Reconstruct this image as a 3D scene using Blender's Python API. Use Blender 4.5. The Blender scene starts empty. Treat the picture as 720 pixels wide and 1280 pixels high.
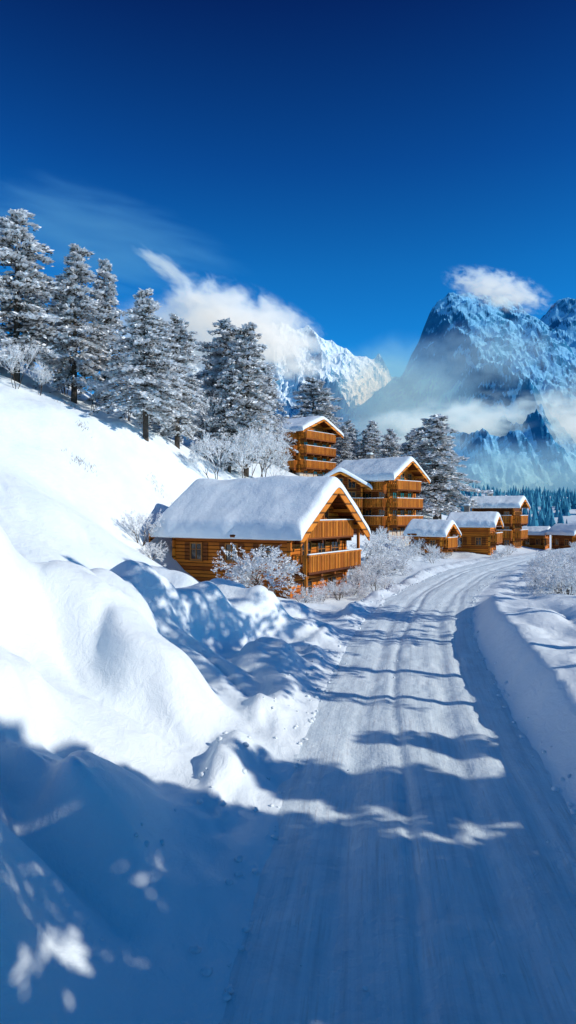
import bpy, math, random
import numpy as np
from mathutils import Vector, Matrix
rng=np.random.default_rng(7); random.seed(7)
scene=bpy.context.scene
scene.view_settings.view_transform='Standard'; scene.view_settings.look='None'; scene.view_settings.exposure=0
# ---------------------------------------------------------------- helpers
def link(o): scene.collection.objects.link(o); return o
def empty(name,loc=(0,0,0),rz=0):
    e=bpy.data.objects.new(name,None); e.location=loc; e.rotation_euler=(0,0,rz); e.empty_display_size=.3; return link(e)
def np_mesh(name,V,F,mats,mi=None,smooth=False):
    V=np.asarray(V,dtype=np.float32); F=np.asarray(F,dtype=np.int32)
    me=bpy.data.meshes.new(name); k=F.shape[1]
    me.vertices.add(len(V)); me.vertices.foreach_set('co',V.ravel())
    me.loops.add(F.size); me.loops.foreach_set('vertex_index',F.ravel())
    me.polygons.add(len(F)); me.polygons.foreach_set('loop_start',np.arange(0,F.size,k,dtype=np.int32))
    me.polygons.foreach_set('loop_total',np.full(len(F),k,dtype=np.int32))
    for m in mats: me.materials.append(m)
    if mi is not None: me.polygons.foreach_set('material_index',np.asarray(mi,dtype=np.int32))
    me.polygons.foreach_set('use_smooth',np.full(len(F),smooth))
    me.update(calc_edges=True); me.validate(); return me
def obj(name,me,parent=None,loc=None):
    o=bpy.data.objects.new(name,me)
    if parent: o.parent=parent
    if loc is not None: o.location=loc
    return link(o)
class MB:
    def __init__(s): s.v=[]; s.f=[]
    def box(s,x0,x1,y0,y1,z0,z1):
        b=len(s.v); s.v+=[(x0,y0,z0),(x1,y0,z0),(x1,y1,z0),(x0,y1,z0),(x0,y0,z1),(x1,y0,z1),(x1,y1,z1),(x0,y1,z1)]
        s.f+=[tuple(b+i for i in q) for q in ((0,3,2,1),(4,5,6,7),(0,1,5,4),(1,2,6,5),(2,3,7,6),(3,0,4,7))]
    def prismx(s,prof,x0,x1):
        b=len(s.v);n=len(prof)
        s.v+=[(x0,y,z) for y,z in prof]+[(x1,y,z) for y,z in prof]
        s.f.append(tuple(b+i for i in range(n))); s.f.append(tuple(b+n+i for i in reversed(range(n))))
        for i in range(n):
            j=(i+1)%n; s.f.append((b+j,b+i,b+n+i,b+n+j))
    def make(s,name,mat,parent=None,bevel=0):
        me=bpy.data.meshes.new(name); me.from_pydata(s.v,[],s.f); me.materials.append(mat); me.update()
        o=obj(name,me,parent)
        if bevel:
            m=o.modifiers.new('bev','BEVEL'); m.width=bevel; m.segments=1
        return o
def hsh(i,j,seed):
    n=(i.astype(np.int64)*374761393+j.astype(np.int64)*668265263+seed*1442695041)&0xffffffff
    n=((n^(n>>13))*1274126177)&0xffffffff
    n=(n^(n>>16))&0xffffff
    return n/float(0xffffff)
def vnoise(x,y,seed=0):
    i=np.floor(x);j=np.floor(y);fx=x-i;fy=y-j
    fx=fx**3*(fx*(fx*6-15)+10);fy=fy**3*(fy*(fy*6-15)+10)
    a=hsh(i,j,seed);b=hsh(i+1,j,seed);c=hsh(i,j+1,seed);d=hsh(i+1,j+1,seed)
    return (a+(b-a)*fx+(c-a)*fy+(a-b-c+d)*fx*fy)*2-1
def fbm(x,y,o=4,seed=0,g=.5,l=2.03):
    s=0;a=1;t=0
    for k in range(o):
        s=s+a*vnoise(x,y,seed+k*17); t+=a; a*=g; x=x*l+13.1;y=y*l+7.7
    return s/t
def ridged(x,y,o=5,seed=0):
    s=0;a=1;t=0
    for k in range(o):
        s=s+a*(1-np.abs(vnoise(x,y,seed+k*31)))**2; t+=a; a*=.5; x=x*2.07+3.1;y=y*2.03+9.7
    return s/t
def sst(a,b,x):
    t=np.clip((x-a)/(b-a),0,1); return t*t*(3-2*t)
# ---------------------------------------------------------------- materials
class NT:
    def __init__(s,name):
        s.m=bpy.data.materials.new(name); s.m.use_nodes=True; s.t=s.m.node_tree; s.t.nodes.clear()
        s.out=s.n('ShaderNodeOutputMaterial')
    def n(s,ty,**k):
        x=s.t.nodes.new(ty)
        for a,b in k.items(): setattr(x,a,b)
        return x
    def l(s,a,b): s.t.links.new(a,b)
    def val(s,sock,v):
        if isinstance(v,bpy.types.NodeSocket): s.l(v,sock)
        else: sock.default_value=v
    def noise(s,vec,scale,detail=4,rough=.5,dist=0):
        x=s.n('ShaderNodeTexNoise'); s.l(vec,x.inputs['Vector'])
        x.inputs['Scale'].default_value=scale;x.inputs['Detail'].default_value=detail;x.inputs['Roughness'].default_value=rough;x.inputs['Distortion'].default_value=dist
        return x.outputs['Fac']
    def ramp(s,fac,pts):
        r=s.n('ShaderNodeValToRGB'); s.l(fac,r.inputs[0]); e=r.color_ramp.elements
        while len(e)<len(pts): e.new(.5)
        for q,(p,c) in zip(e,pts): q.position=p; q.color=(c[0],c[1],c[2],1) if len(c)>2 else (c[0],)*3+(1,)
        return r.outputs[0]
    def math(s,op,a,b=None,clamp=False):
        x=s.n('ShaderNodeMath',operation=op); x.use_clamp=clamp; s.val(x.inputs[0],a)
        if b is not None: s.val(x.inputs[1],b)
        return x.outputs[0]
    def mix(s,f,a,b,blend='MIX'):
        x=s.n('ShaderNodeMix',data_type='RGBA',blend_type=blend); s.val(x.inputs[0],f); s.val(x.inputs[6],a); s.val(x.inputs[7],b); return x.outputs[2]
    def mapping(s,vec,sc):
        x=s.n('ShaderNodeMapping'); s.l(vec,x.inputs[0]); x.inputs['Scale'].default_value=sc; return x.outputs[0]
    def bump(s,h,strength,dist,prev=None):
        x=s.n('ShaderNodeBump'); s.l(h,x.inputs['Height']); x.inputs['Strength'].default_value=strength; x.inputs['Distance'].default_value=dist
        if prev: s.l(prev,x.inputs['Normal'])
        return x.outputs[0]
    def bsdf(s,col,rough=.7,normal=None,spec=.3,**k):
        b=s.n('ShaderNodeBsdfPrincipled'); s.val(b.inputs['Base Color'],col); s.val(b.inputs['Roughness'],rough); b.inputs['Specular IOR Level'].default_value=spec
        if normal: s.l(normal,b.inputs['Normal'])
        for a,v in k.items(): b.inputs[a].default_value=v
        s.l(b.outputs[0],s.out.inputs[0]); return b
def c4(r,g,b): return (r,g,b,1)
def m_snow(name,scale=1.0,dirt=False):
    N=NT(name); co=N.n('ShaderNodeTexCoord').outputs['Object']
    n1=N.noise(co,45*scale,5,.65); n2=N.noise(N.mapping(co,(1,.6,1)),4*scale,6,.6,.5); n3=N.noise(co,.8*scale,3,.5)
    col=N.ramp(n3,[(.3,(.74,.83,.88)),(.7,(.80,.87,.91))])
    nb=N.bump(n2,.34,.13); nb=N.bump(n1,.4,.014,nb)
    N.bsdf(col,.55,nb,.32); return N.m
snow=m_snow('snow')
roofsnow=m_snow('roof_snow',1.0)
def m_road():
    N=NT('packed_snow_road'); uv=N.n('ShaderNodeTexCoord').outputs['UV']; co=N.n('ShaderNodeTexCoord').outputs['Object']
    st=N.noise(N.mapping(uv,(3.2,.10,1)),3,5,.6,.4); st2=N.noise(N.mapping(uv,(9,.35,1)),3,5,.65,.5)
    g=N.noise(co,30,5,.7); pat=N.noise(co,.7,5,.65)
    a=N.math('MULTIPLY',st,pat)
    col=N.ramp(a,[(.10,(.52,.60,.65)),(.24,(.67,.77,.82)),(.36,(.75,.84,.88))])
    col=N.mix(N.math('MULTIPLY',N.ramp(st2,[(.50,(0,)),(.70,(.6,))]),N.ramp(pat,[(.44,(.0,)),(.60,(1,))])),col,c4(.44,.43,.42))
    h=N.math('ADD',N.math('MULTIPLY',st2,.45),N.math('MULTIPLY',g,.4))
    nb=N.bump(N.noise(co,4,5,.65),.4,.10); nb=N.bump(h,.55,.03,nb)
    N.bsdf(col,.5,nb,.35); return N.m
roadm=m_road()
def m_wood(name,a,b,plank=.16,vertical=False):
    N=NT(name); tc=N.n('ShaderNodeTexCoord').outputs['Object']
    sep=N.n('ShaderNodeSeparateXYZ'); N.l(tc,sep.inputs[0])
    ax=N.math('ADD',sep.outputs[0],sep.outputs[1]) if vertical else sep.outputs[2]
    q=N.math('DIVIDE',ax,plank); fr=N.math('FRACT',q); fl=N.math('FLOOR',q)
    wn=N.n('ShaderNodeTexWhiteNoise',noise_dimensions='1D'); N.l(fl,wn.inputs['W'])
    grain=N.noise(N.mapping(tc,(1,1,14) if not vertical else (14,14,1)),3,6,.65); blot=N.noise(tc,.9,4,.6)
    f=N.math('ADD',N.math('MULTIPLY',wn.outputs[0],.55),N.math('MULTIPLY',grain,.5))
    col=N.ramp(f,[(.15,a),(.85,b)])
    gap=N.math('ABSOLUTE',N.math('SUBTRACT',fr,.5)); gapm=N.ramp(gap,[(.36,(1,)),(.48,(.15,))])
    col=N.mix(1.0,col,gapm,'MULTIPLY'); col=N.mix(1.0,col,N.ramp(blot,[(.3,(.68,)),(.6,(1,))]),'MULTIPLY')
    nb=N.bump(gapm,.9,.04); nb=N.bump(grain,.3,.01,nb)
    N.bsdf(col,.65,nb,.2); return N.m
wood=m_wood('larch_boards',(.30,.065,.007),(.82,.25,.022),.20)
woodb=m_wood('balcony_boards',(.42,.10,.009),(.86,.30,.03),.14,True)
woodd=m_wood('dark_boards',(.08,.02,.005),(.34,.095,.014),.2)
woodt=m_wood('timber_trim',(.48,.13,.012),(.84,.29,.028),.5)
def m_simple(name,c1,c2,scale,rough=.8,spec=.3,bs=.3,bd=.02):
    N=NT(name); co=N.n('ShaderNodeTexCoord').outputs['Object']; n=N.noise(co,scale,5,.6)
    N.bsdf(N.ramp(n,[(.3,c1),(.7,c2)]),rough,N.bump(n,bs,bd),spec); return N.m
plaster=m_simple('plaster',(.45,.40,.33),(.60,.55,.47),4)
stone=m_simple('stone',(.12,.10,.09),(.28,.25,.22),3)
framem=m_simple('window_frame_paint',(.34,.12,.02),(.5,.2,.045),8)
bark=m_simple('bark',(.03,.022,.016),(.10,.075,.055),9)
needle=m_simple('needles',(.025,.028,.02),(.07,.066,.048),6)
frost=m_simple('frost',(.74,.77,.80),(.88,.90,.92),5,.7)
frostd=m_simple('frosted_needles',(.32,.31,.29),(.58,.59,.60),5,.8)
def m_glass():
    N=NT('window_glass'); co=N.n('ShaderNodeTexCoord').outputs['Object']; n=N.noise(co,1.5,2)
    N.bsdf(N.ramp(n,[(.3,(.008,.012,.018)),(.7,(.05,.045,.04))]),.08,None,.6); return N.m
glass=m_glass()
def m_mount(name,rock1,rock2,snowc,thr,sc=1.0,nb=.9,soft=.14):
    N=NT(name); co=N.n('ShaderNodeTexCoord').outputs['Object']; g=N.n('ShaderNodeNewGeometry')
    sep=N.n('ShaderNodeSeparateXYZ'); N.l(g.outputs['Normal'],sep.inputs[0])
    n=N.noise(co,.03*sc,8,.65); n2=N.noise(N.mapping(co,(1,1,3)),.02*sc,8,.7)
    v=N.math('ADD',sep.outputs[2],N.math('MULTIPLY',N.math('SUBTRACT',n,.5),nb))
    f=N.ramp(v,[(thr,(0,)),(thr+soft,(1,))])
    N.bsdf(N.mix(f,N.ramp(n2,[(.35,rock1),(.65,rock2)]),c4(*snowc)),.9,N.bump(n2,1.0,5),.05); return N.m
mnt1=m_mount('haze_tinted_massif',(.006,.10,.23),(.015,.16,.32),(.20,.50,.76),.46,.8,1.0,.14)  # aerial haze is put into the rock and snow colours as blue tint
mnt2=m_mount('snow_peak',(.05,.21,.36),(.12,.31,.48),(.74,.87,.96),.34)  # rock colours blued to carry the distance haze
forestm=m_simple('haze_tinted_spruce',(.015,.16,.26),(.10,.34,.46),.25,.95,.05,0,0.01)  # teal includes painted distance haze, not just the trees' own colour
# ---------------------------------------------------------------- terrain
CY=np.array([-60,-10,0,5.3,13.1,21.3,27,34,45.5,57,68,80,100,130,200.])
CX=np.array([-6,.2,.95,1.35,2.35,3.85,5.2,7.4,12.3,19,27,37,55,85,150.])
_yy=np.linspace(-60,200,1301); _xx=np.interp(_yy,CY,CX); _k=np.exp(-np.linspace(-2,2,41)**2); _k/=_k.sum()
_xs=np.convolve(np.pad(_xx,20,mode='edge'),_k,'valid')
def xc(y): return np.interp(y,_yy,_xs)
def dr(x,y):
    s=(xc(y+.5)-xc(y-.5)); return (x-xc(y))/np.sqrt(1+s*s)
HW=1.98
P=np.array([(-21,50,14),(-16,52,12.3),(-10,48,9.2),(-9.3,53,9.8),(-6.4,50,6.4),(-5.6,62,8),(-3.5,60,7.2),(-17,40,10.2),(-12.7,30,5.6),(-9.5,21,2.4),
(-9.1,30,3.6),(-7.6,25,2.1),(-8.5,43,5.2),(-8.5,37,2.4),(-5.6,30,1.0),(-25,30,11),(-35,50,20),(-30,70,20),(-15,75,14),(-6,80,11.5),(2,92,9),(4,80,6.6),(0,52,2.6),(-3,46,1.2),
(-1.5,40,-.2),(-5.5,37,.3),(3,38,-.6),(3,34,-.6),(0,31,-.2),(-3,32.5,.3),(7.7,60,1),(10,75,1.2),(14,66,.4),(22,72,-.1),(30,85,-.4),(18,85,3),(10,95,7),
(-5.1,12,2.2),(-3.9,16,1.4),(-2.8,20,.7),(-.6,23,.1),(-9,10,2.7),(-15,12,3.8),(-13,20,3.3),(-3,10,1.2),(-1.3,10,.4),(-2.1,6,.65),(-4,6,1.6),(-8,4,3.0),(-8,-2,3),(-3,1,1),
(-3,13,1.3),(-1.4,15,.45),(-6.2,17,1.6),(-5,22,1.0),(-6,26,1.1),(-2,27,.3),(0,27,0),(-15,0,5),(-15,-15,5),(0,-15,0),(8,-15,1),
(12,20,.3),(20,30,.2),(14,40,0),(22,50,-.2),(30,30,.5),(12,0,.5),(20,0,1),(20,-15,1),(40,60,-.8),(50,90,-1.5),(45,20,1),(5,5,.3),(9,55,.5),(6,48,.2)],float)
Cc=2.0
def phi(r2): return np.sqrt(r2+Cc*Cc)
A=phi(((P[:,None,:2]-P[None,:,:2])**2).sum(-1)); nP=len(P)
Mx=np.zeros((nP+1,nP+1)); Mx[:nP,:nP]=A; Mx[:nP,nP]=1; Mx[nP,:nP]=1
W_=np.linalg.solve(Mx,np.append(P[:,2],0))
def rbf(x,y):
    z=np.full(x.shape,W_[nP])
    for i in range(nP): z=z+W_[i]*phi((x-P[i,0])**2+(y-P[i,1])**2)
    return z
# wind drifts: x,y, radius across, radius along, height, heading (deg)
MOUNDS=[(-6.2,12.2,2.0,2.3,1.3,15),(-4.0,14.2,1.1,2.3,1.15,12),(-3.3,17.8,1.1,2.1,1.15,-10),(-1.8,20.6,1.05,2.2,1.05,-18),(-.2,21.8,.8,1.7,.55,-25),
 (-6.0,7.6,1.4,1.4,.6,30),(-3.9,9.2,1.1,.9,.7,60),(-2.1,12.4,.85,1.4,.65,10),(-1.7,7.5,.6,.9,.4,20),(-2.6,4.9,.8,.6,.35,0),(-7.2,20.8,1.4,1.6,.4,10),
 (-5.1,26.5,1.7,1.4,.8,70),(-2.6,28.4,1.5,1.0,.65,80),(.2,27.0,1.0,.9,.5,60),(-4.7,23.0,1.0,1.5,.6,0),(-.3,16.8,.7,1.5,.5,-8),(-1.0,10,.45,.9,.25,-10)]
def ground(x,y,under=True):
    x=np.asarray(x,float);y=np.asarray(y,float)
    R=np.hypot(x,y)
    b=np.clip(rbf(x,y),-4,26)
    far=-2+13*sst(120,330,y)+.32*np.clip(-x-5,0,150)*sst(0,60,y)+5*fbm(x/90,y/90,4,3)*sst(110,200,R)
    w=sst(95,150,R); b=b*(1-w)+far*w
    d=dr(x,y); s=np.abs(d)-HW
    b=b*sst(-.2,2.2,s)
    near=1-sst(60,110,R)
    left=(d<0)
    nearb=1-sst(27,36,y)
    hill=sst(.5,4,s)*left
    wx=x+.6*fbm(x/1.9,y/2.4,2,21); wy=y+.6*fbm(x/1.9,y/2.4,2,22)
    for mx,my,rx,ry,h,a in MOUNDS:
        a=math.radians(a); ca,sa=math.cos(a),math.sin(a); u=((wx-mx)*ca+(wy-my)*sa)/rx; v=(-(wx-mx)*sa+(wy-my)*ca)/ry
        q=u*u+v*v; b=b+np.where(left,h*np.exp(-q**2.2),0)*sst(.1,1.3,s)
    u=(wx*.55+wy*.83); v=(-wx*.83+wy*.55)
    n_=vnoise(u/1.7,v/4.2,5); bil=np.sqrt(n_*n_+.004)
    n2_=vnoise(u/.8+9,v/2.4,15); bil2=np.sqrt(n2_*n2_+.006)
    n3_=np.abs(vnoise(u/.33+3,v/1.5,25))
    fa=1-.7*sst(5.5,8,-x)*sst(13,19,y)
    b=b+((bil-.35)*.85*fa+(bil2-.3)*.30*fa+(n3_-.3)*.06)*sst(.5,2.6,s)*left*nearb
    b=b+hill*(.5*fbm(x/7,y/7,3,9)*(1-nearb)*near*sst(2,7,s)+.24*fbm(x/2.2,y/2.2,4,10)*(1-nearb)*near)
    lump=np.clip(.55+.85*fbm(x/.9,y/1.3,3,31),0,1.5)
    b=b+left*.42*np.exp(-((s-.7)/.5)**2)*lump*sst(4,9,y)*(1-sst(40,70,y))
    hb=.66*(1-sst(26.5,31,y))+.22
    bank=hb*sst(-.05,.9,s)*(1-.6*sst(3.2,7.5,s))
    bank=bank*(1+.14*fbm(x/2.2,y/2.2,3,41))+.07*fbm(x/.6,y/.6,3,44)*sst(0,.3,s)*near+.22*(np.abs(vnoise(d/1.3,y/3.5,47))-.3)*sst(.6,1.5,s)*near
    b=b+(~left)*bank*(1-sst(60,100,R))
    b=b+.025*fbm(x/.9,y/.9,3,61)*near*sst(-.2,.4,s)
    if under: b=b-.10*(1-sst(-.35,.02,s))
    return b
def gz(x,y): return float(ground(np.array([x]),np.array([y]))[0])
fine=np.radians(np.arange(-34,34.01,.16)); mid=np.radians(np.arange(34.6,70,.6)); co=np.radians(np.arange(72,181,3))
ang=np.unique(np.concatenate([-co,-mid,fine,mid,co]))
rad=np.exp(np.arange(math.log(.6),math.log(5000),.0105))
TH,RR=np.meshgrid(ang,rad); X=RR*np.sin(TH);Y=RR*np.cos(TH); Z=ground(X,Y)
nr,na=X.shape
V=np.stack([X,Y,Z],-1).reshape(-1,3)
ii=(np.arange(nr-1)[:,None]*na+np.arange(na-1)[None]).ravel()
F=np.stack([ii,ii+1,ii+na+1,ii+na],-1)[:, ::-1]
obj('snow_ground',np_mesh('snow_ground',V,F,[snow],smooth=True))
# road
ys=np.concatenate([np.arange(-40,-1,.4),np.arange(-1,30,.07),np.arange(30,190,.4)]); ts=np.linspace(-2.4,2.4,90)
YS,TS=np.meshgrid(ys,ts,indexing='ij'); s_=(xc(YS+.5)-xc(YS-.5)); L_=np.sqrt(1+s_*s_)
X=xc(YS)+TS/L_; Y=YS-TS*s_/L_
def rut(t,c,w): return np.exp(-((t-c)/w)**2)
wob=.14*vnoise(YS/6,TS*0,71); wob2=.2*vnoise(YS/9,TS*0,72)
Zr=-.05*rut(TS+wob,-.95,.2)-.05*rut(TS+wob,.72,.2)-.035*rut(TS+wob2,1.3,.13)-.045*rut(TS+wob2,-.35,.09)+.03*rut(TS,-.1,.3)
Zr+=.022*fbm(TS*4,YS/1.2,3,75)+.02*fbm(X*2,Y*2,4,76)
Zr-= .12*sst(HW,2.4,np.abs(TS))
nr2,na2=X.shape
ii=(np.arange(nr2-1)[:,None]*na2+np.arange(na2-1)[None]).ravel()
F=np.stack([ii,ii+1,ii+na2+1,ii+na2],-1)
me=np_mesh('road',np.stack([X,Y,Zr],-1).reshape(-1,3),F,[roadm],smooth=True)
uvl=me.uv_layers.new(name='UVMap'); UV=np.stack([TS,YS],-1).reshape(-1,2)[F.ravel()]; uvl.data.foreach_set('uv',UV.astype(np.float32).ravel())
obj('road',me)
import bmesh
def ico(sub=2):
    bm=bmesh.new(); bmesh.ops.create_icosphere(bm,subdivisions=sub,radius=1); v=np.array([p.co[:] for p in bm.verts]); f=np.array([[p.index for p in q.verts] for q in bm.faces]); bm.free(); return v,f
iv,if_=ico(); VV=[];FF=[];off=0
for k in range(420):
    y=random.uniform(5,45); side=random.choice([-1,-1,1]); t=side*(1.9+random.random()**2*1.3*(1 if side<0 else .25)); 
    if k<60: t=random.uniform(-1.9,1.9)
    x=float(xc(np.array([y]))[0])+t; r=random.uniform(.015,.055)*(.5 if k<60 else 1)
    z=max(gz(x,y),0)
    v=iv*(1+.35*rng.standard_normal((len(iv),1))*.5)*np.array([r,r*random.uniform(.7,1.3),r*.7])+[x,y,z+r*.2]
    VV.append(v);FF.append(if_+off);off+=len(v)
obj('snow_clods',np_mesh('snow_clods',np.vstack(VV),np.vstack(FF),[snow],smooth=True))
# ---------------------------------------------------------------- vegetation
def unit(a): return a/np.maximum(np.linalg.norm(a,axis=-1,keepdims=True),1e-9)
def prisms(P0,P1,R0,R1,n=4):
    D=unit(P1-P0); up=np.where(np.abs(D[:,2:3])>.9,[[1,0,0]],[[0,0,1.]]); a=unit(np.cross(D,up)); b=np.cross(D,a)
    th=np.arange(n)*2*math.pi/n; ring=np.cos(th)[None,:,None]*a[:,None]+np.sin(th)[None,:,None]*b[:,None]
    v=np.concatenate([P0[:,None]+ring*R0[:,None,None],P1[:,None]+ring*R1[:,None,None]],1); m=len(P0)
    base=np.arange(m)[:,None]*2*n; f=[]
    for i in range(n):
        j=(i+1)%n; f.append(np.stack([base[:,0]+i,base[:,0]+j,base[:,0]+n+j,base[:,0]+n+i],-1))
    return v.reshape(-1,3),np.concatenate(f)
def diamonds(C,A,B):
    v=np.stack([C-A,C+B,C+A,C-B],1).reshape(-1,3); f=np.arange(len(C)*4).reshape(-1,4); return v,f
def conifer(seed,H=12,R=2.4,frostf=.5,bare=.12,dens=1.0,nz=40):
    g=np.random.default_rng(seed)
    C=[];A=[];B=[];M=[];s0=[];s1=[];r0=[];r1=[]
    lean=g.normal(0,.014,2)
    for k in range(nz):
        t=bare+(1-bare)*(k/nz)**.95
        z=t*H; tt=(t-bare)/(1-bare)
        nb=int(g.integers(4,8)) if tt<.85 else 4
        lay=g.uniform(.65,1.3)
        for q in range(nb):
            az=g.uniform(0,2*math.pi)
            prof=(1-tt)**.62*(.55+.45*min(1,(tt+.12)/.3))
            L=R*prof*g.uniform(.5,1.25)*lay*(1+.22*math.sin(az*2+seed+tt*5))+.16
            el=.5*tt-.12+g.normal(0,.12)
            d=np.array([math.cos(az),math.sin(az),math.sin(el)]); sd=np.array([-math.sin(az),math.cos(az),0])
            p0=np.array([lean[0]*z,lean[1]*z,z]); 
            def pt(s): return p0+d*s[:,None]*L+np.array([0,0,-.34*L])*(s[:,None]**2)
            n=int((28+54*L/2)*dens); s=g.uniform(.08,1,n)**.75; base=pt(s)
            wdt=.32*L*(1.08-s)+.08
            side=g.uniform(-1,1,n)*wdt
            c=base+sd*side[:,None]+np.array([0,0,1])*(-.25*np.abs(side)+g.normal(0,.05,n))[:,None]
            dirv=unit(d[None]*g.uniform(.4,1,(n,1))+sd[None]*np.sign(side)[:,None]*g.uniform(.2,1,(n,1))+g.normal(0,.25,(n,3)))
            ln=g.uniform(.08,.20,n); wd=g.uniform(.03,.07,n)
            nrm=unit(np.array([[0,0,1.]])+g.normal(0,.6,(n,3))); b=unit(np.cross(dirv,nrm))
            m=(g.random(n)<frostf*(.55+.6*s)).astype(int); dark=(m==0)
            c[dark,2]-=g.uniform(.04,.2,dark.sum()); c[~dark,2]+=.06
            m[dark]=np.where(g.random(dark.sum())<.5,2,0)
            C.append(c);A.append(dirv*ln[:,None]*np.where(m==1,1.1,1)[:,None]);B.append(b*wd[:,None]*np.where(m==1,1.7,1)[:,None]);M.append(m)
            sp=np.array([0,.5,1.]); pp=pt(sp); s0+= [pp[0],pp[1]]; s1+=[pp[1],pp[2]]; r=.012+.018*L/2; r0+=[r,r*.7]; r1+=[r*.7,r*.3]
    v1,f1=diamonds(np.vstack(C),np.vstack(A),np.vstack(B)); M=np.concatenate(M)
    v2,f2=prisms(np.array(s0),np.array(s1),np.array(r0),np.array(r1),3)
    zt=np.linspace(-.6,H,9); tp=np.stack([lean[0]*zt,lean[1]*zt,zt],-1); tr=.02+.02*H*(1-np.clip(zt/H,0,1))**.9*.75
    v3,f3=prisms(tp[:-1],tp[1:],tr[:-1],tr[1:],8)
    V=np.vstack([v1,v2,v3]);F=np.vstack([f1,f2+len(v1),f3+len(v1)+len(v2)])
    mi=np.concatenate([np.where(M==1,1,np.where(M==2,2,0)),np.full(len(f2)+len(f3),3)])
    return np_mesh('pine_tree_mesh',V,F,[needle,frost,frostd,bark],mi)
CON=[conifer(11,12,2.7,.74,.17),conifer(23,12,2.4,.70,.14),conifer(37,12,2.5,.80,.10),conifer(51,12,2.9,.74,.2),conifer(77,12,2.7,.70,.13)]
HIGH=[conifer(91,12,2.1,.6,.50,.42,22),conifer(92,12,2.2,.6,.46,.42,22)]
def put(name,me,x,y,top=None,h=None,sxy=1,rz=None,zoff=-.2,H=12.):
    z=gz(x,y)+zoff; hh=h if h else top-z; k=hh/H
    o=obj(name,me); o.location=(x,y,z); o.scale=(k*sxy,k*sxy,k); o.rotation_euler=(random.gauss(0,.015),random.gauss(0,.015),random.uniform(0,6.28) if rz is None else rz); return o
for i,(x,y,top,sx) in enumerate([(-19.9,50,26,1.35),(-16.3,52,24.3,1.2),(-14.9,56,24.6,1.1),(-10,48,19.6,1.25),(-8.6,53,19.4,1.2),(-5.6,62,21.6,1.3),(-3.7,60,20.6,1.2),(-7.6,66,18.5,1.1),
    (-2.6,78,20.3,1.1),(3.6,99,23.6,1.7),(6.0,101,20,1.1),(10.2,91,15,1.3),(14.1,93,15.4,1.3),(17.3,80,15.4,1.7),(15.9,86,14.2,1.4),(-26,53,27,1.1),(-31,47,25,1),(-20.5,61,25,1),(-12.6,63,21,1),
    (-24,64,27,1),(-4.6,68,19.4,1.1),(19.6,88,12.5,1.3),(-11.7,58,18.5,1),(9,97,17,1.3),(-22.5,48.5,24,1.1),(-35,60,30,1),(7.2,90,15.5,1.3),(-5,58,17,1),(12,97,17,1.3),(12.3,84,13.5,1.3)]):
    put('pine_tree',CON[i%5],x,y,top=top,sxy=sx)
# pines beside the road, right of and behind the viewpoint
for i,(x,y,h) in enumerate([(7.5,-6,11.5),(8.4,-3.4,11),(8.6,-1,10.5),(9.0,1.3,10),(9.2,3.5,8.6),(9.6,5.6,7.2),(10.0,7.6,6.0),(12.5,-4,12),(13.2,3.6,10.5),(13.5,7,8.2),(12.2,9.3,5.6),(24,20.5,8),(6,-12,12)]):
    put('pine_tree',CON[(i+1)%5],x,y,h=h,sxy=1.1)
for i,(x,y,h) in enumerate([(11.5,12.2,12.5),(14.5,18.5,14.5),(12.8,14.4,13.5),(17.5,23.5,15.5)]):
    put('pine_tree',HIGH[i%2],x,y,h=h,sxy=.95)
def shrub(seed,H=2,spread=.6,depth=5,r=.03,up=.5,stems=7,k=3,cs=1.0):
    g=np.random.default_rng(seed); S0=[];S1=[];R0=[];R1=[];DC=[];DA=[];DB=[]
    def grow(p,d,L,r,dep):
        n=2; 
        for _ in range(n):
            d=unit(d+g.normal(0,.16,3)+np.array([0,0,.04*up])); q=p+d*L/n; S0.append(p);S1.append(q);R0.append(r);R1.append(r*.8); p=q;r*=.85
            if dep<=2:
                m=4; t=g.random((m,1)); cc=(q-d*L/n)+(d*L/n)*t+g.normal(0,.010*H*cs,(m,3)); a=unit(g.normal(0,1,(m,3))+d); b=unit(np.cross(a,g.normal(0,1,(m,3))))
                DC.append(cc);DA.append(a*g.uniform(.010,.024,(m,1))*H*cs);DB.append(b*g.uniform(.004,.009,(m,1))*H*cs)
        if dep>0:
            for c in range(k):
                grow(p,unit(d+g.normal(0,spread,3)+np.array([0,0,.12*up])),L*g.uniform(.6,.85),r*.75,dep-1)
    for s in range(stems):
        a=g.uniform(0,6.28); d=unit(np.array([math.cos(a)*g.uniform(.1,1)*spread*1.3,math.sin(a)*g.uniform(.1,1)*spread*1.3,1.])); grow(np.array([math.cos(a),math.sin(a),0])*.05*H,d,H*.33*g.uniform(.7,1.1),r,depth-1)
    v1,f1=prisms(np.array(S0),np.array(S1),np.array(R0),np.array(R1),3); v2,f2=diamonds(np.vstack(DC),np.vstack(DA),np.vstack(DB))
    R0=np.array(R0); mi=np.concatenate([np.tile(np.where(R0>r*.5,2,np.where(R0>r*.3,1,0)),3),(g.random(len(f2))<.2).astype(int)])
    return np_mesh('shrub_mesh',np.vstack([v1,v2]),np.vstack([f1,f2+len(v1)]),[frost,frostd,bark],mi)
SH=[shrub(1,2,.5,5,.022,.5,7,3),shrub(2,2,.65,5,.02,.2,7,3),shrub(3,2,.42,4,.02,.9,8,3)]
TR=[shrub(5,6,.36,6,.07,.9,3,3,.55),shrub(6,6,.32,6,.06,1.0,4,3,.55)]
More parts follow.
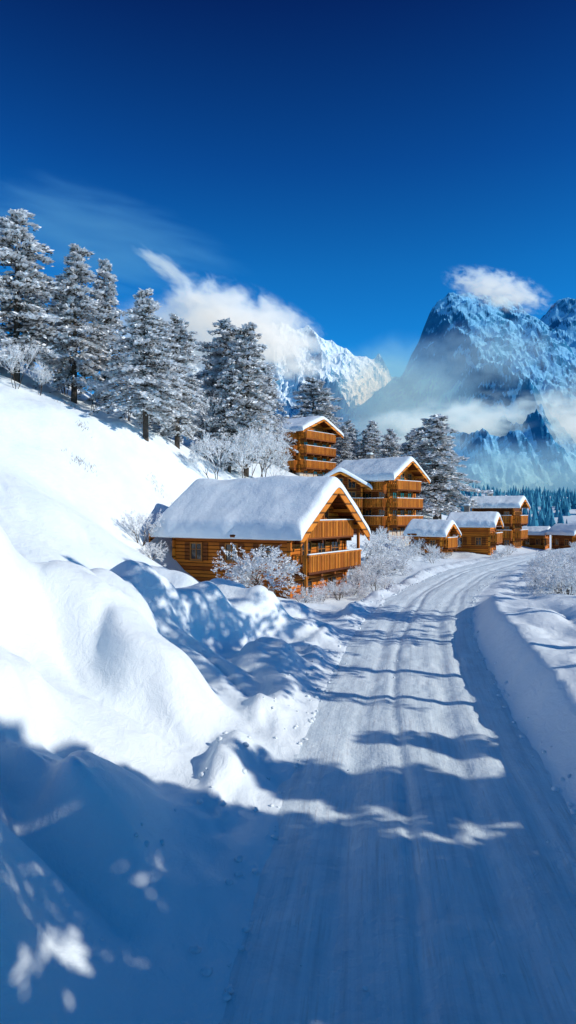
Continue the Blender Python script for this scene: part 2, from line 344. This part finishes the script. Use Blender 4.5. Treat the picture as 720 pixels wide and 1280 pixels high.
shr=[(-.9,31.6,3.3,1.2),(.7,33,1.5,1.2),(-1.9,32,1.5,1.1),(2.6,35.2,1.4,1),(3.6,37.5,1.3,1.2),(4.4,40.5,1.8,1),(5.2,42,2.4,.9),(6.4,45,2,1.2),(-8.2,38,2.5,1.1),(-7.4,36.5,1.6,1.0),(5.6,50,2.6,1.0),(7,54,2.2,1.2),(8.5,50,1.2,1.2),
 (10,58,1.6,1.3),(12.5,60,1.6,1.3),(11,52,1.1,1.3),(14,62,1.8,1),(16,66,1.8,1),(17.5,57.5,.9,1),(14.3,31.5,1.8,1.2),(12.7,28.5,1.3,1.3),(15.4,35,2.0,1.1),(17.6,41,2,1.3),(19,44.5,1.9,1.3),(20.5,48.5,1.8,1.4),(23.5,55,1.8,1.4),(26,60,1.6,1.4),(17,37.5,1.5,1.3),(21.5,50,1.2,1.3),
 (28,66,1.5,1.4),(31,72,1.6,1.3),(19,61,1.2,1.2),(22,68,1.4,1.2),(18.5,39,2.2,1.2),(4.2,36,.8,1.2),(5.6,39,1.0,1.2),(7.4,47,1.2,1),(9.3,53,1.4,.9),(12,56,1.2,1),
 (11.2,27.2,1.5,1.1),(11.6,28.6,1.9,1.1),(12.3,31.0,2.4,1.0),(12.9,32.6,1.7,1.2),(13.6,34.6,2.4,1.1),(14.6,37.5,2.0,1.2),(12.9,35.5,1.6,1.0),(15.8,40.5,2.2,1.1),(17.2,45,1.7,1.3),(8.2,55.5,2.0,.9),(6.2,47.5,1.5,1.1),(4.9,38.2,1.5,.9),(9.8,56,1.0,1.2),(13.2,57.5,1.0,1.2),(7.9,57.5,2.6,.8),(19.5,50.5,1.6,1.3),(21,53.5,1.4,1.3),(1.7,34,1.1,1.1),
 (3.9,39,1.9,.8),(6.9,49.5,2.4,.8),(10.3,60,2.2,.9),(2.9,37,1.0,1.1),(-2.8,33.3,.9,1.2),(11.8,61.5,1.9,1.0)]
for i,(x,y,h,s) in enumerate(shr): put('frosted_shrub',SH[i%3],x,y,h=h,sxy=s,H=2.2,zoff=-.05)
for i,(x,y,h,s) in enumerate([(-5.3,51,5.6,.8),(-18.5,46.5,3.6,.9),(-14.4,50,3.3,.9),(-3.2,54,6.2,.8),(-2.4,58,6.6,.8),(-17.3,47.5,2.4,.9),(-6.7,58,8,.7),(-1.2,60,4,.8),(-12.2,52,6,.6),(-17.6,54,7,.6)]): put('frosted_tree',TR[i%2],x,y,h=h,sxy=s,H=6.6,zoff=-.1)
gC=[];gA=[];gB=[]
for cx,cy in [(-12.3,40),(-12.0,40.3),(-8.6,44.5),(-15,47),(-13.2,44)]:
    for _ in range(30):
        x=cx+random.gauss(0,.35);y=cy+random.gauss(0,.3); gC.append((x,y,gz(x,y)+.06)); gA.append((random.gauss(0,.06),random.gauss(0,.06),.13)); gB.append((.010,.004,0))
v,f=diamonds(np.array(gC),np.array(gA),np.array(gB)); obj('dry_grass',np_mesh('dry_grass',v,f,[m_simple('dry_stems',(.10,.08,.06),(.28,.22,.16),5)]))
def forest(name,n,xr,yr,seed,sc=1):
    g=np.random.default_rng(seed); VV=[];FF=[];off=0
    x=g.uniform(*xr,n);y=g.uniform(*yr,n)
    kp=np.abs(x-xc(y))>9+0*x; kp|=(y>185); x=x[kp];y=y[kp];z=ground(x,y)
    for i in range(len(x)):
        h=g.uniform(2.5,5.5)*sc; rr=h*.24; tiers=3
        for k in range(tiers):
            z0=z[i]+h*k*.28-.4; z1=z[i]+h*min(1,(k*.28+.5)); r=rr*(1-k*.27); a=np.arange(7)*2*math.pi/7+g.uniform(0,1)
            ra=r*g.uniform(.6,1.2,7)
            v=np.vstack([np.stack([x[i]+np.cos(a)*ra,y[i]+np.sin(a)*ra,np.full(7,z0)+g.normal(0,.04*h,7)],-1),[[x[i],y[i],z1]]])
            f=[[off+q,off+(q+1)%7,off+7] for q in range(7)]; VV.append(v);FF.append(f);off+=8
    obj(name,np_mesh(name,np.vstack(VV),np.vstack(FF),[forestm]))
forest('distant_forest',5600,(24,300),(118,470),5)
# ---------------------------------------------------------------- buildings
def window(fr,gl,sh,axis,pos,c,z,w=.8,h=1.0,sgn=1,shut=True):
    def bx(mb,u0,u1,z0,z1,d0,d1):
        a,b=pos+sgn*d0,pos+sgn*d1
        if a>b:a,b=b,a
        if axis=='x': mb.box(a,b,u0,u1,z0,z1)
        else: mb.box(u0,u1,a,b,z0,z1)
    f=.07
    bx(gl,c-w/2+f,c+w/2-f,z+f,z+h-f,-.05,.02)
    bx(fr,c-w/2,c-w/2+f,z,z+h,-.04,.07); bx(fr,c+w/2-f,c+w/2,z,z+h,-.04,.07)
    bx(fr,c-w/2+f,c+w/2-f,z+h-f,z+h,-.04,.068); bx(fr,c-w/2-.06,c+w/2+.06,z-.05,z-.0,-.04,.12)
    bx(fr,c-w/2+f,c+w/2-f,z+.002,z+f,-.04,.066)
    bx(fr,c-.02,c+.02,z+f,z+h-f,.021,.05); bx(fr,c-w/2+f,c+w/2-f,z+h*.6,z+h*.6+.03,.021,.045)
    if shut:
        bx(sh,c-w/2-.38,c-w/2-.03,z,z+h,-.02,.05); bx(sh,c+w/2+.03,c+w/2+.38,z,z+h,-.02,.05)
def balcony(fl,rl,axis,pos,u0,u1,z,dep,sgn,rh=.8):
    def bx(mb,a0,a1,z0,z1,d0,d1):
        a,b=pos+sgn*d0,pos+sgn*d1
        if a>b:a,b=b,a
        if axis=='x': mb.box(a,b,a0,a1,z0,z1)
        else: mb.box(a0,a1,a,b,z0,z1)
    bx(fl,u0,u1,z-.14,z,-.05,dep)
    n=max(2,int((u1-u0)/1.6))
    for i in range(n+1):
        c=u0+.1+(u1-u0-.2)*i/n; bx(fl,c-.07,c+.07,z-.34,z-.142,-.05,dep-.1)
    bx(rl,u0-.04,u1+.04,z+rh,z+rh+.08,dep-.1,dep+.04)
    bx(rl,u0,u1,z+.04,z+.10,dep-.08,dep-.02)
    k=int((u1-u0)/.19)
    for i in range(k):
        c=u0+(i+.5)*(u1-u0)/k; bx(rl,c-.062,c+.062,z+.0,z+rh-.003,dep-.018,dep+.02)
    k=max(2,int(dep/.2))
    for e in (u0,u1):
        for i in range(k):
            d=dep*(i+.5)/k; bx(rl,e-.02,e+.02,z,z+rh,d-.06,d+.06)
        bx(rl,e-.035,e+.035,z+rh+.001,z+rh+.07,0,dep-.11)
def chalet(name,loc,rz,L,Wd,wallh,slope,ox=(.8,.8),oy=.9,snowt=.38,levels=(),gwin=(),fwin=(),fbal=(),plinth=.5,wm=wood,stonew=stone,posts=False,chim=True,parent=None,barge=.24):
    e=empty(name if parent is None else 'wing',loc,rz)
    if parent: e.parent=parent
    x0,x1=-L/2,L/2; hy=Wd/2; zr=wallh+slope*hy
    w=MB(); w.prismx([(-hy,plinth),(hy,plinth),(hy,wallh),(0,zr-.01),(-hy,wallh)],x0,x1); w.make('walls',wm,e)
    b=MB(); b.box(x0-.04,x1+.04,-hy-.04,hy+.04,-1.6,plinth-.003); b.make('foundation',stonew,e)
    X0,X1=x0-ox[0],x1+ox[1]; HY=hy+oy; ze=wallh-slope*oy; t=.14
    r=MB(); 
    r.prismx([(0.0,zr+.002),(HY,ze+.002),(HY,ze+t),(0,zr+t)],X0,X1); r.prismx([(0,zr+.002),(0,zr+t),(-HY,ze+t),(-HY,ze+.002)],X0,X1); r.make('roof',woodd,e)
    tr=MB()
    for xe,sg in ((X1,1),(X0,-1)):
        a,bb=(xe,xe+.07) if sg>0 else (xe-.07,xe)
        for s in (1,-1):
            pr=[(0,zr+t),(s*(HY+.05),ze+t-.03),(s*(HY+.05),ze-barge),(0,zr-barge-.02)]
            if s<0: pr=pr[::-1]
            tr.prismx(pr,a,bb)
    for yy in (0,hy*.55,-hy*.55,hy-.1,-hy+.1):
        zz=zr-slope*abs(yy)-.02; tr.box(X0+.03,x0-.003,yy-.09,yy+.09,zz-.28,zz-.05); tr.box(x1+.003,X1-.03,yy-.09,yy+.09,zz-.28,zz-.05)
    nra=int((X1-X0)/.8)
    for i in range(nra):
        xx=X0+.3+(X1-X0-.6)*i/(nra-1)
        for s in (1,-1):
            pr=[(s*(hy+.003),wallh-.0),(s*(HY-.08),ze+.05),(s*(HY-.08),ze-.09),(s*(hy+.003),wallh-.16)]
            if s<0: pr=pr[::-1]
            tr.prismx(pr,xx-.05,xx+.05)
    for yy in (-hy,hy):
        for xx in (x0,x1): tr.box(xx-.09,xx+.09,yy-.09,yy+.09,plinth+.01,wallh-.1)
    tr.make('roof_trim',woodt,e)
    r_=min(.42,snowt*.8); E=.12
    def cl(a,b,n):
        m=np.linspace(a+r_*1.3,b-r_*1.3,n); ed=r_*1.3*(1-np.cos(np.linspace(0,math.pi/2,8)))[:-1]; return np.concatenate([a+ed,m,(b-ed)[::-1]])
    xs=cl(X0-E,X1+E,50); yv=cl(-HY-E,HY+E,46)
    XX,YY=np.meshgrid(xs,yv,indexing='ij'); sd=int(abs(loc[0]*7+loc[1]*3))
    edg=np.minimum(np.minimum(XX-(X0-E),(X1+E)-XX),np.minimum(YY+HY+E,HY+E-YY)); q=np.clip(edg/r_,0,1)
    th=snowt*np.sqrt(1-(1-q)**2)*(1+.22*fbm(XX/1.3,YY/1.3,3,sd))
    wav=.16*fbm(XX/.9,YY*0+3,2,sd+5)*np.clip((np.abs(YY)-HY+.6)/.7,0,1)
    Zb=zr+t+.03-slope*np.sqrt(YY*YY+.09)
    sagz=-.10*np.clip((np.abs(YY)-HY+.25)/.4,0,1)
    top=np.stack([XX,YY+np.sign(YY)*wav,Zb+th-.04+sagz*.3],-1).reshape(-1,3); bot=np.stack([XX,YY+np.sign(YY)*wav,Zb-.07+sagz],-1).reshape(-1,3)
    n1,n2=XX.shape; ii=(np.arange(n1-1)[:,None]*n2+np.arange(n2-1)[None]).ravel(); f=np.stack([ii,ii+n2,ii+n2+1,ii+1],-1)
    per=list(range(0,n2))+[i*n2+n2-1 for i in range(1,n1)]+[(n1-1)*n2+j for j in range(n2-2,-1,-1)]+[i*n2 for i in range(n1-2,0,-1)]
    per=np.array(per); pn=np.roll(per,-1); o2=len(top); sk=np.stack([per,pn,pn+o2,per+o2],-1)
    obj('roof_snow',np_mesh('roof_snow',np.vstack([top,bot]),np.vstack([f,f[:,::-1]+o2,sk]),[roofsnow],smooth=True),e)
    fr,gl,sh,bf,br=MB(),MB(),MB(),MB(),MB()
    for (c,z,ww,hh) in gwin: window(fr,gl,sh,'x',x1,c,z,ww,hh,1,False)
    for (c,z,ww,hh) in fwin: window(fr,gl,sh,'y',-hy,c,z,ww,hh,-1,ww<1)
    for (z,dep,inset) in levels: balcony(bf,br,'x',x1,-hy+inset,hy-inset,z,dep,1)
    for (z,dep,u0,u1) in fbal: balcony(bf,br,'y',-hy,u0,u1,z,dep,-1)
    if posts:
        dmax=max(l[1] for l in levels)
        for yy in (-hy+.1,hy-.1): br.box(x1+dmax-.24,x1+dmax-.1,yy-.07,yy+.07,-1.2,wallh+slope*(hy-abs(yy))-.15)
    if gwin or fwin: gl.make('window_glass',glass,e); fr.make('window_frames',framem,e)
    if sh.v: sh.make('shutters',woodd,e)
    if bf.v: bf.make('balcony_floors',woodd,e); br.make('balcony_railings',woodb,e)
    if levels or fbal:
        s=MB()
        for (z,dep,inset) in levels: s.box(x1+dep-.11,x1+dep+.05,-hy+inset-.03,hy-inset+.03,z+.885,z+.95)
        for (z,dep,u0,u1) in fbal: s.box(u0-.03,u1+.03,-hy-dep-.05,-hy-dep+.11,z+.885,z+.95)
        s.make('railing_snow',roofsnow,e,.025)
    if chim:
        c=MB(); cx=x0+L*.3; cy=hy*.3; zc=zr-slope*cy; c.box(cx-.25,cx+.25,cy-.25,cy+.25,zc-.3,zr+.85); c.box(cx-.32,cx+.32,cy-.32,cy+.32,zr+.853,zr+.93); c.make('chimney',stone,e)
        c=MB(); c.box(cx-.31,cx+.31,cy-.31,cy+.31,zr+.935,zr+1.15); c.make('chimney_snow',roofsnow,e,.09)
    return e
R_=math.radians
chalet('wooden_chalet',(-1.55,40.1,-.05),R_(-30),7.6,6.7,3.3,.66,(1.0,1.15),.90,.62,
  levels=[(.95,1.1,.1),(2.7,.8,.5)],gwin=[(-1.6,1.15,1.1,1.35),(.2,1.0,1.0,1.6),(1.9,1.15,1.1,1.35),(-.75,3.6,.6,.8),(.75,3.6,.6,.8),(-1.5,-.55,1.2,.9),(1.5,-.55,1.2,.9)],
  fwin=[(-2.2,1.35,.85,1.0),(.2,1.35,.85,1.0),(2.4,1.35,.85,1.0)],plinth=-.7,posts=True,chim=False,barge=.40)
chalet('hillside_hotel',(.4,88,7.8),R_(-38),7.6,6.4,6.4,.42,(1.0,1.3),1.1,.45,levels=[(1.6,1.0,.0),(3.4,1.0,0),(5.2,1.0,0)],
  gwin=[(c,z,.9,1.1) for z in (.3,2.0,3.8,5.5) for c in (-2,0,2)],fwin=[(c,z,.85,1.1) for z in (.3,2.0,3.8) for c in (-2.4,-.8,.8,2.4)],fbal=[(1.6,.9,-3.6,3.6),(3.4,.9,-3.6,3.6),(5.1,.8,-3.6,3.6)],plinth=1.0,wm=wood,stonew=plaster,chim=True)
g=chalet('guest_house',(9.4,73,1.0),R_(-40),6.4,5.2,6.8,.58,(1.0,1.2),1.0,.45,levels=[(1.7,1.0,0),(3.5,1.0,0),(5.3,.9,.2)],
  gwin=[(c,z,.9,1.15) for z in (.3,2.2,4.0,5.9) for c in (-1.5,0,1.5)],fwin=[(c,z,.85,1.1) for z in (.3,2.2,4.0) for c in (-2.4,-.8,.8,2.4)],fbal=[(1.7,.9,-3.1,3.1),(3.5,.9,-3.1,3.1),(5.2,.8,-3.1,3.1)],plinth=1.1,wm=wood,stonew=plaster)
wing=chalet('guest_house',(-2.6,-3.4,0),R_(-50),4.6,4.6,5.8,.58,(.9,1.0),.8,.4,levels=[(1.7,.9,0),(3.5,.9,0)],
  gwin=[(c,z,.85,1.1) for z in (.3,2.2,4.0,5.4) for c in (-1.3,0,1.3)],fwin=[(c,z,.8,1.1) for z in (2.2,4.0) for c in (-1.5,0,1.5)],plinth=1.1,wm=woodd,stonew=plaster,parent=g,chim=False)
chalet('small_chalet',(13.2,63,-.1),R_(-35),3.0,2.5,2.3,.66,(.4,.6),.5,.36,levels=[(.9,.6,.1)],gwin=[(-.6,1.1,.6,.8),(.6,1.1,.6,.8),(0,2.1,.5,.5)],fwin=[(-.7,.9,.6,.7),(.7,.9,.6,.7)],plinth=.4,chim=False)
chalet('small_chalet',(18.2,67,-.3),R_(-28),3.6,2.8,3.2,.55,(.5,.6),.55,.38,levels=[(1.4,.7,0)],gwin=[(-.8,1.6,.6,.8),(.8,1.6,.6,.8),(-.8,0.1,.6,.7),(.8,.1,.6,.7)],fwin=[(-1,1.1,.6,.8),(.8,1.1,.6,.8)],plinth=.2,chim=True)
chalet('timber_lodge',(25.1,82,-.4),R_(-32),4.8,3.5,5.2,.42,(.6,.8),.7,.38,levels=[(1.4,.8,0),(3.1,.8,0)],gwin=[(c,z,.7,1) for z in (.2,1.8,3.5) for c in (-1.1,0,1.1)],fwin=[(c,z,.7,1) for z in (.2,1.8,3.5) for c in (-1.7,0,1.6)],fbal=[(1.4,.8,-2.3,2.3),(3.1,.8,-2.3,2.3)],plinth=.3,wm=woodd,chim=True)
chalet('small_chalet',(31.2,86,-.9),R_(-35),2.6,2.2,2.3,.5,(.4,.4),.4,.28,gwin=[(-.5,.8,.6,.8),(.5,.8,.6,.8)],fwin=[(-.7,.8,.6,.8),(.6,.8,.6,.8)],plinth=.2,chim=False)
chalet('small_chalet',(33.9,82,-.8),R_(-62),3.0,2.6,2.4,.6,(.5,.5),.45,.28,levels=[(1.0,.5,0)],gwin=[(-.7,1.2,.6,.7),(.7,1.2,.6,.7)],fwin=[(-.8,.8,.6,.8),(.6,.8,.6,.8)],plinth=.2,wm=woodd,chim=False)
# ---------------------------------------------------------------- mountains
def mountain(name,xk,zk,yc,half,mat,seed,nx=460,ny=240,amp=60,base=0,fx=110,ed=.12):
    xs=np.linspace(xk[0],xk[-1],nx); ys=np.linspace(yc-half,yc+half*.6,ny); X,Y=np.meshgrid(xs,ys,indexing='ij')
    cr=np.interp(X,xk,zk)
    wx=X+25*fbm(X/120,Y/120,3,seed+1)+.25*(Y-yc); 
    rg=ridged(wx/fx,Y/(fx*1.6),6,seed)
    d=np.abs(Y-yc)/half
    edge=sst(0,ed,(X-xk[0])/(xk[-1]-xk[0]))*sst(0,ed,(xk[-1]-X)/(xk[-1]-xk[0]))
    Z=cr*(1-d)**1.1+(rg-.62)*amp*(.45+2.6*d*(1-d))+5*fbm(X/14,Y/14,3,seed+9)
    Z=Z*edge+base*(1-edge)-30*sst(.9,1,d)
    i=(np.arange(nx-1)[:,None]*ny+np.arange(ny-1)[None]).ravel(); F=np.stack([i,i+ny,i+ny+1,i+1],-1)
    obj(name,np_mesh(name,np.stack([X,Y,Z],-1).reshape(-1,3),F,[mat],smooth=False))
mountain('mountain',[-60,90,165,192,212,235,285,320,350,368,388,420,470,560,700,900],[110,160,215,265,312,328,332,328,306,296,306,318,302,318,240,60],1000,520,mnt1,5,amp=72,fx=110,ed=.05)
mountain('mountain',[-600,-300,-120,-46,10,61,122,175,215,260,420,600],[60,260,345,378,372,350,322,300,232,170,120,60],1300,500,mnt2,15,amp=75,fx=70)
# ---------------------------------------------------------------- clouds
def m_cloud(name,dens,emis,col,nsc,thr,soft=.25,seed=0,stretch=(1,1,1),k=1.7,step=.5):
    N=NT(name); tc=N.n('ShaderNodeTexCoord').outputs['Object']
    ln=N.n('ShaderNodeVectorMath',operation='LENGTH'); N.l(tc,ln.inputs[0])
    mp=N.n('ShaderNodeMapping'); N.l(tc,mp.inputs[0]); mp.inputs['Location'].default_value=(seed*3.7,seed*1.3,seed*2.1); mp.inputs['Scale'].default_value=stretch
    n=N.noise(mp.outputs[0],nsc,6,.58,.4)
    f=N.math('SUBTRACT',1.0,ln.outputs['Value'])
    v=N.math('ADD',N.math('MULTIPLY',f,.9),N.math('MULTIPLY',N.math('SUBTRACT',n,.5),k))
    v=N.math('DIVIDE',N.math('SUBTRACT',v,thr),soft,clamp=True)
    fe=N.math('MULTIPLY',f,5.0,clamp=True)
    d=N.math('MULTIPLY',N.math('MULTIPLY',v,fe),dens)
    sc=N.n('ShaderNodeVolumeScatter'); sc.inputs['Color'].default_value=c4(*col); N.l(d,sc.inputs['Density']); sc.inputs['Anisotropy'].default_value=.1
    em=N.n('ShaderNodeEmission'); em.inputs[0].default_value=c4(*col); N.l(N.math('MULTIPLY',d,emis),em.inputs[1])  # added self-glow stands in for light scattered many times inside the cloud
    ad=N.n('ShaderNodeAddShader'); N.l(sc.outputs[0],ad.inputs[0]);N.l(em.outputs[0],ad.inputs[1]); N.l(ad.outputs[0],N.out.inputs['Volume'])
    N.m.cycles.volume_step_rate=step
    return N.m
bm=bmesh.new(); bmesh.ops.create_icosphere(bm,subdivisions=3,radius=1); sph=bpy.data.meshes.new('cloud'); bm.to_mesh(sph); bm.free()
def cloud(loc,sc,rot,mat):
    me=sph.copy(); me.materials.append(mat); o=obj('cloud',me); o.location=loc; o.scale=sc; o.rotation_euler=rot
W=(.76,.88,1.0); Bl=(.20,.46,.84)
cloud((-34,700,190),(108,45,44),(0,R_(27),0),m_cloud('cloud_a',.06,.44,W,3.0,.18,.34,1,(1.6,1,1),k=2.1))
cloud((-92,700,204),(50,34,38),(0,R_(10),0),m_cloud('cloud_b',.04,.36,W,2.6,.20,.4,2,k=2.0))
cloud((-125,700,254),(46,18,13),(0,R_(35),0),m_cloud('cloud_c',.05,.36,W,2.2,.2,.35,3))
cloud((268,870,287),(80,34,26),(0,R_(16),0),m_cloud('cloud_d',.05,.42,W,3.2,.18,.35,4,(1.8,1,1),k=2.1))
cloud((122,740,120),(100,60,85),(0,0,0),m_cloud('cloud_e',.028,.27,(.26,.52,.88),2.4,.0,.6,5,k=1.6,step=1))
cloud((255,680,76),(225,70,52),(0,0,0),m_cloud('cloud_f',.038,.42,(.55,.79,1),3.6,.08,.42,6,(2.2,1,1),k=2.5))
cloud((205,680,160),(85,40,40),(0,0,0),m_cloud('cloud_g',.014,.28,(.36,.64,.97),2.8,.08,.5,7,(1.4,1,1),k=2.1,step=1))
cloud((320,690,130),(90,40,45),(0,R_(-12),0),m_cloud('cloud_j',.014,.30,(.36,.64,.97),2.6,.06,.5,11,(1.4,1,1),k=2.1,step=1))
cloud((-230,800,325),(200,50,70),(0,R_(14),0),m_cloud('cloud_h',.005,.20,(.25,.6,1),2.2,.1,.4,8,(1,1,2),step=1))
cloud((-130,760,190),(100,40,55),(0,R_(10),0),m_cloud('cloud_i',.03,.32,W,2.4,.08,.4,9,step=1))
cloud((190,540,28),(210,50,38),(0,0,0),m_cloud('cloud_k',.018,.26,(.28,.60,.95),3.0,-.02,.5,13,(2.4,1,1),k=1.7,step=1))
# ---------------------------------------------------------------- light
el=R_(29); az=math.atan2(.965,-.26)
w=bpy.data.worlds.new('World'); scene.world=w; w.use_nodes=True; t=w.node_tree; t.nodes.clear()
sky=t.nodes.new('ShaderNodeTexSky'); sky.sky_type='NISHITA'; sky.sun_disc=False; sky.sun_elevation=el; sky.sun_rotation=az; sky.altitude=2200; sky.air_density=1.0; sky.dust_density=.1; sky.ozone_density=3
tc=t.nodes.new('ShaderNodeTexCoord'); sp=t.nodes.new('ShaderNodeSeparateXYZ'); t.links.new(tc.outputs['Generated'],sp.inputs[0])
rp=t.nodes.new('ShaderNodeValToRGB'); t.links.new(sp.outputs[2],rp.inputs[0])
pts=[(0,(.11,1.5,1.8)),(.18,(.06,.88,1.40)),(.33,(.045,.66,1.16)),(.45,(.03,.38,.86)),(.60,(.02,.14,.45)),(.72,(.05,.52,.9)),(1,(.08,1.25,1.55))]  # unseen zenith and horizon stops brightened to add blue fill to shaded snow
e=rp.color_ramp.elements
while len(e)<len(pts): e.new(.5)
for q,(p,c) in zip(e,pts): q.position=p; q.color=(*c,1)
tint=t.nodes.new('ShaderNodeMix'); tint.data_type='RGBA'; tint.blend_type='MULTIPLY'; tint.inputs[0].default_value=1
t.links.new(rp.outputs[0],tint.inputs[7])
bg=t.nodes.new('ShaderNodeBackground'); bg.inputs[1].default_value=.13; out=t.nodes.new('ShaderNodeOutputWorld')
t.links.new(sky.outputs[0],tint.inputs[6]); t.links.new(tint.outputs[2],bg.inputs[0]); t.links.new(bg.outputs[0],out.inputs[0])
sl=bpy.data.lights.new('sun','SUN'); sl.energy=4.1; sl.angle=R_(.55); sl.color=(1,.93,.82); so=obj('sun',sl)
S=Vector((math.sin(az)*math.cos(el),math.cos(az)*math.cos(el),math.sin(el))); so.rotation_euler=S.to_track_quat('Z','Y').to_euler()
cd=bpy.data.cameras.new('camera'); cd.sensor_fit='VERTICAL'; cd.sensor_height=36; cd.lens=24; cd.clip_end=8000; cd.clip_start=.05
cam=obj('camera',cd); cam.location=(0,0,4); cam.rotation_euler=(R_(90),0,0); scene.camera=cam
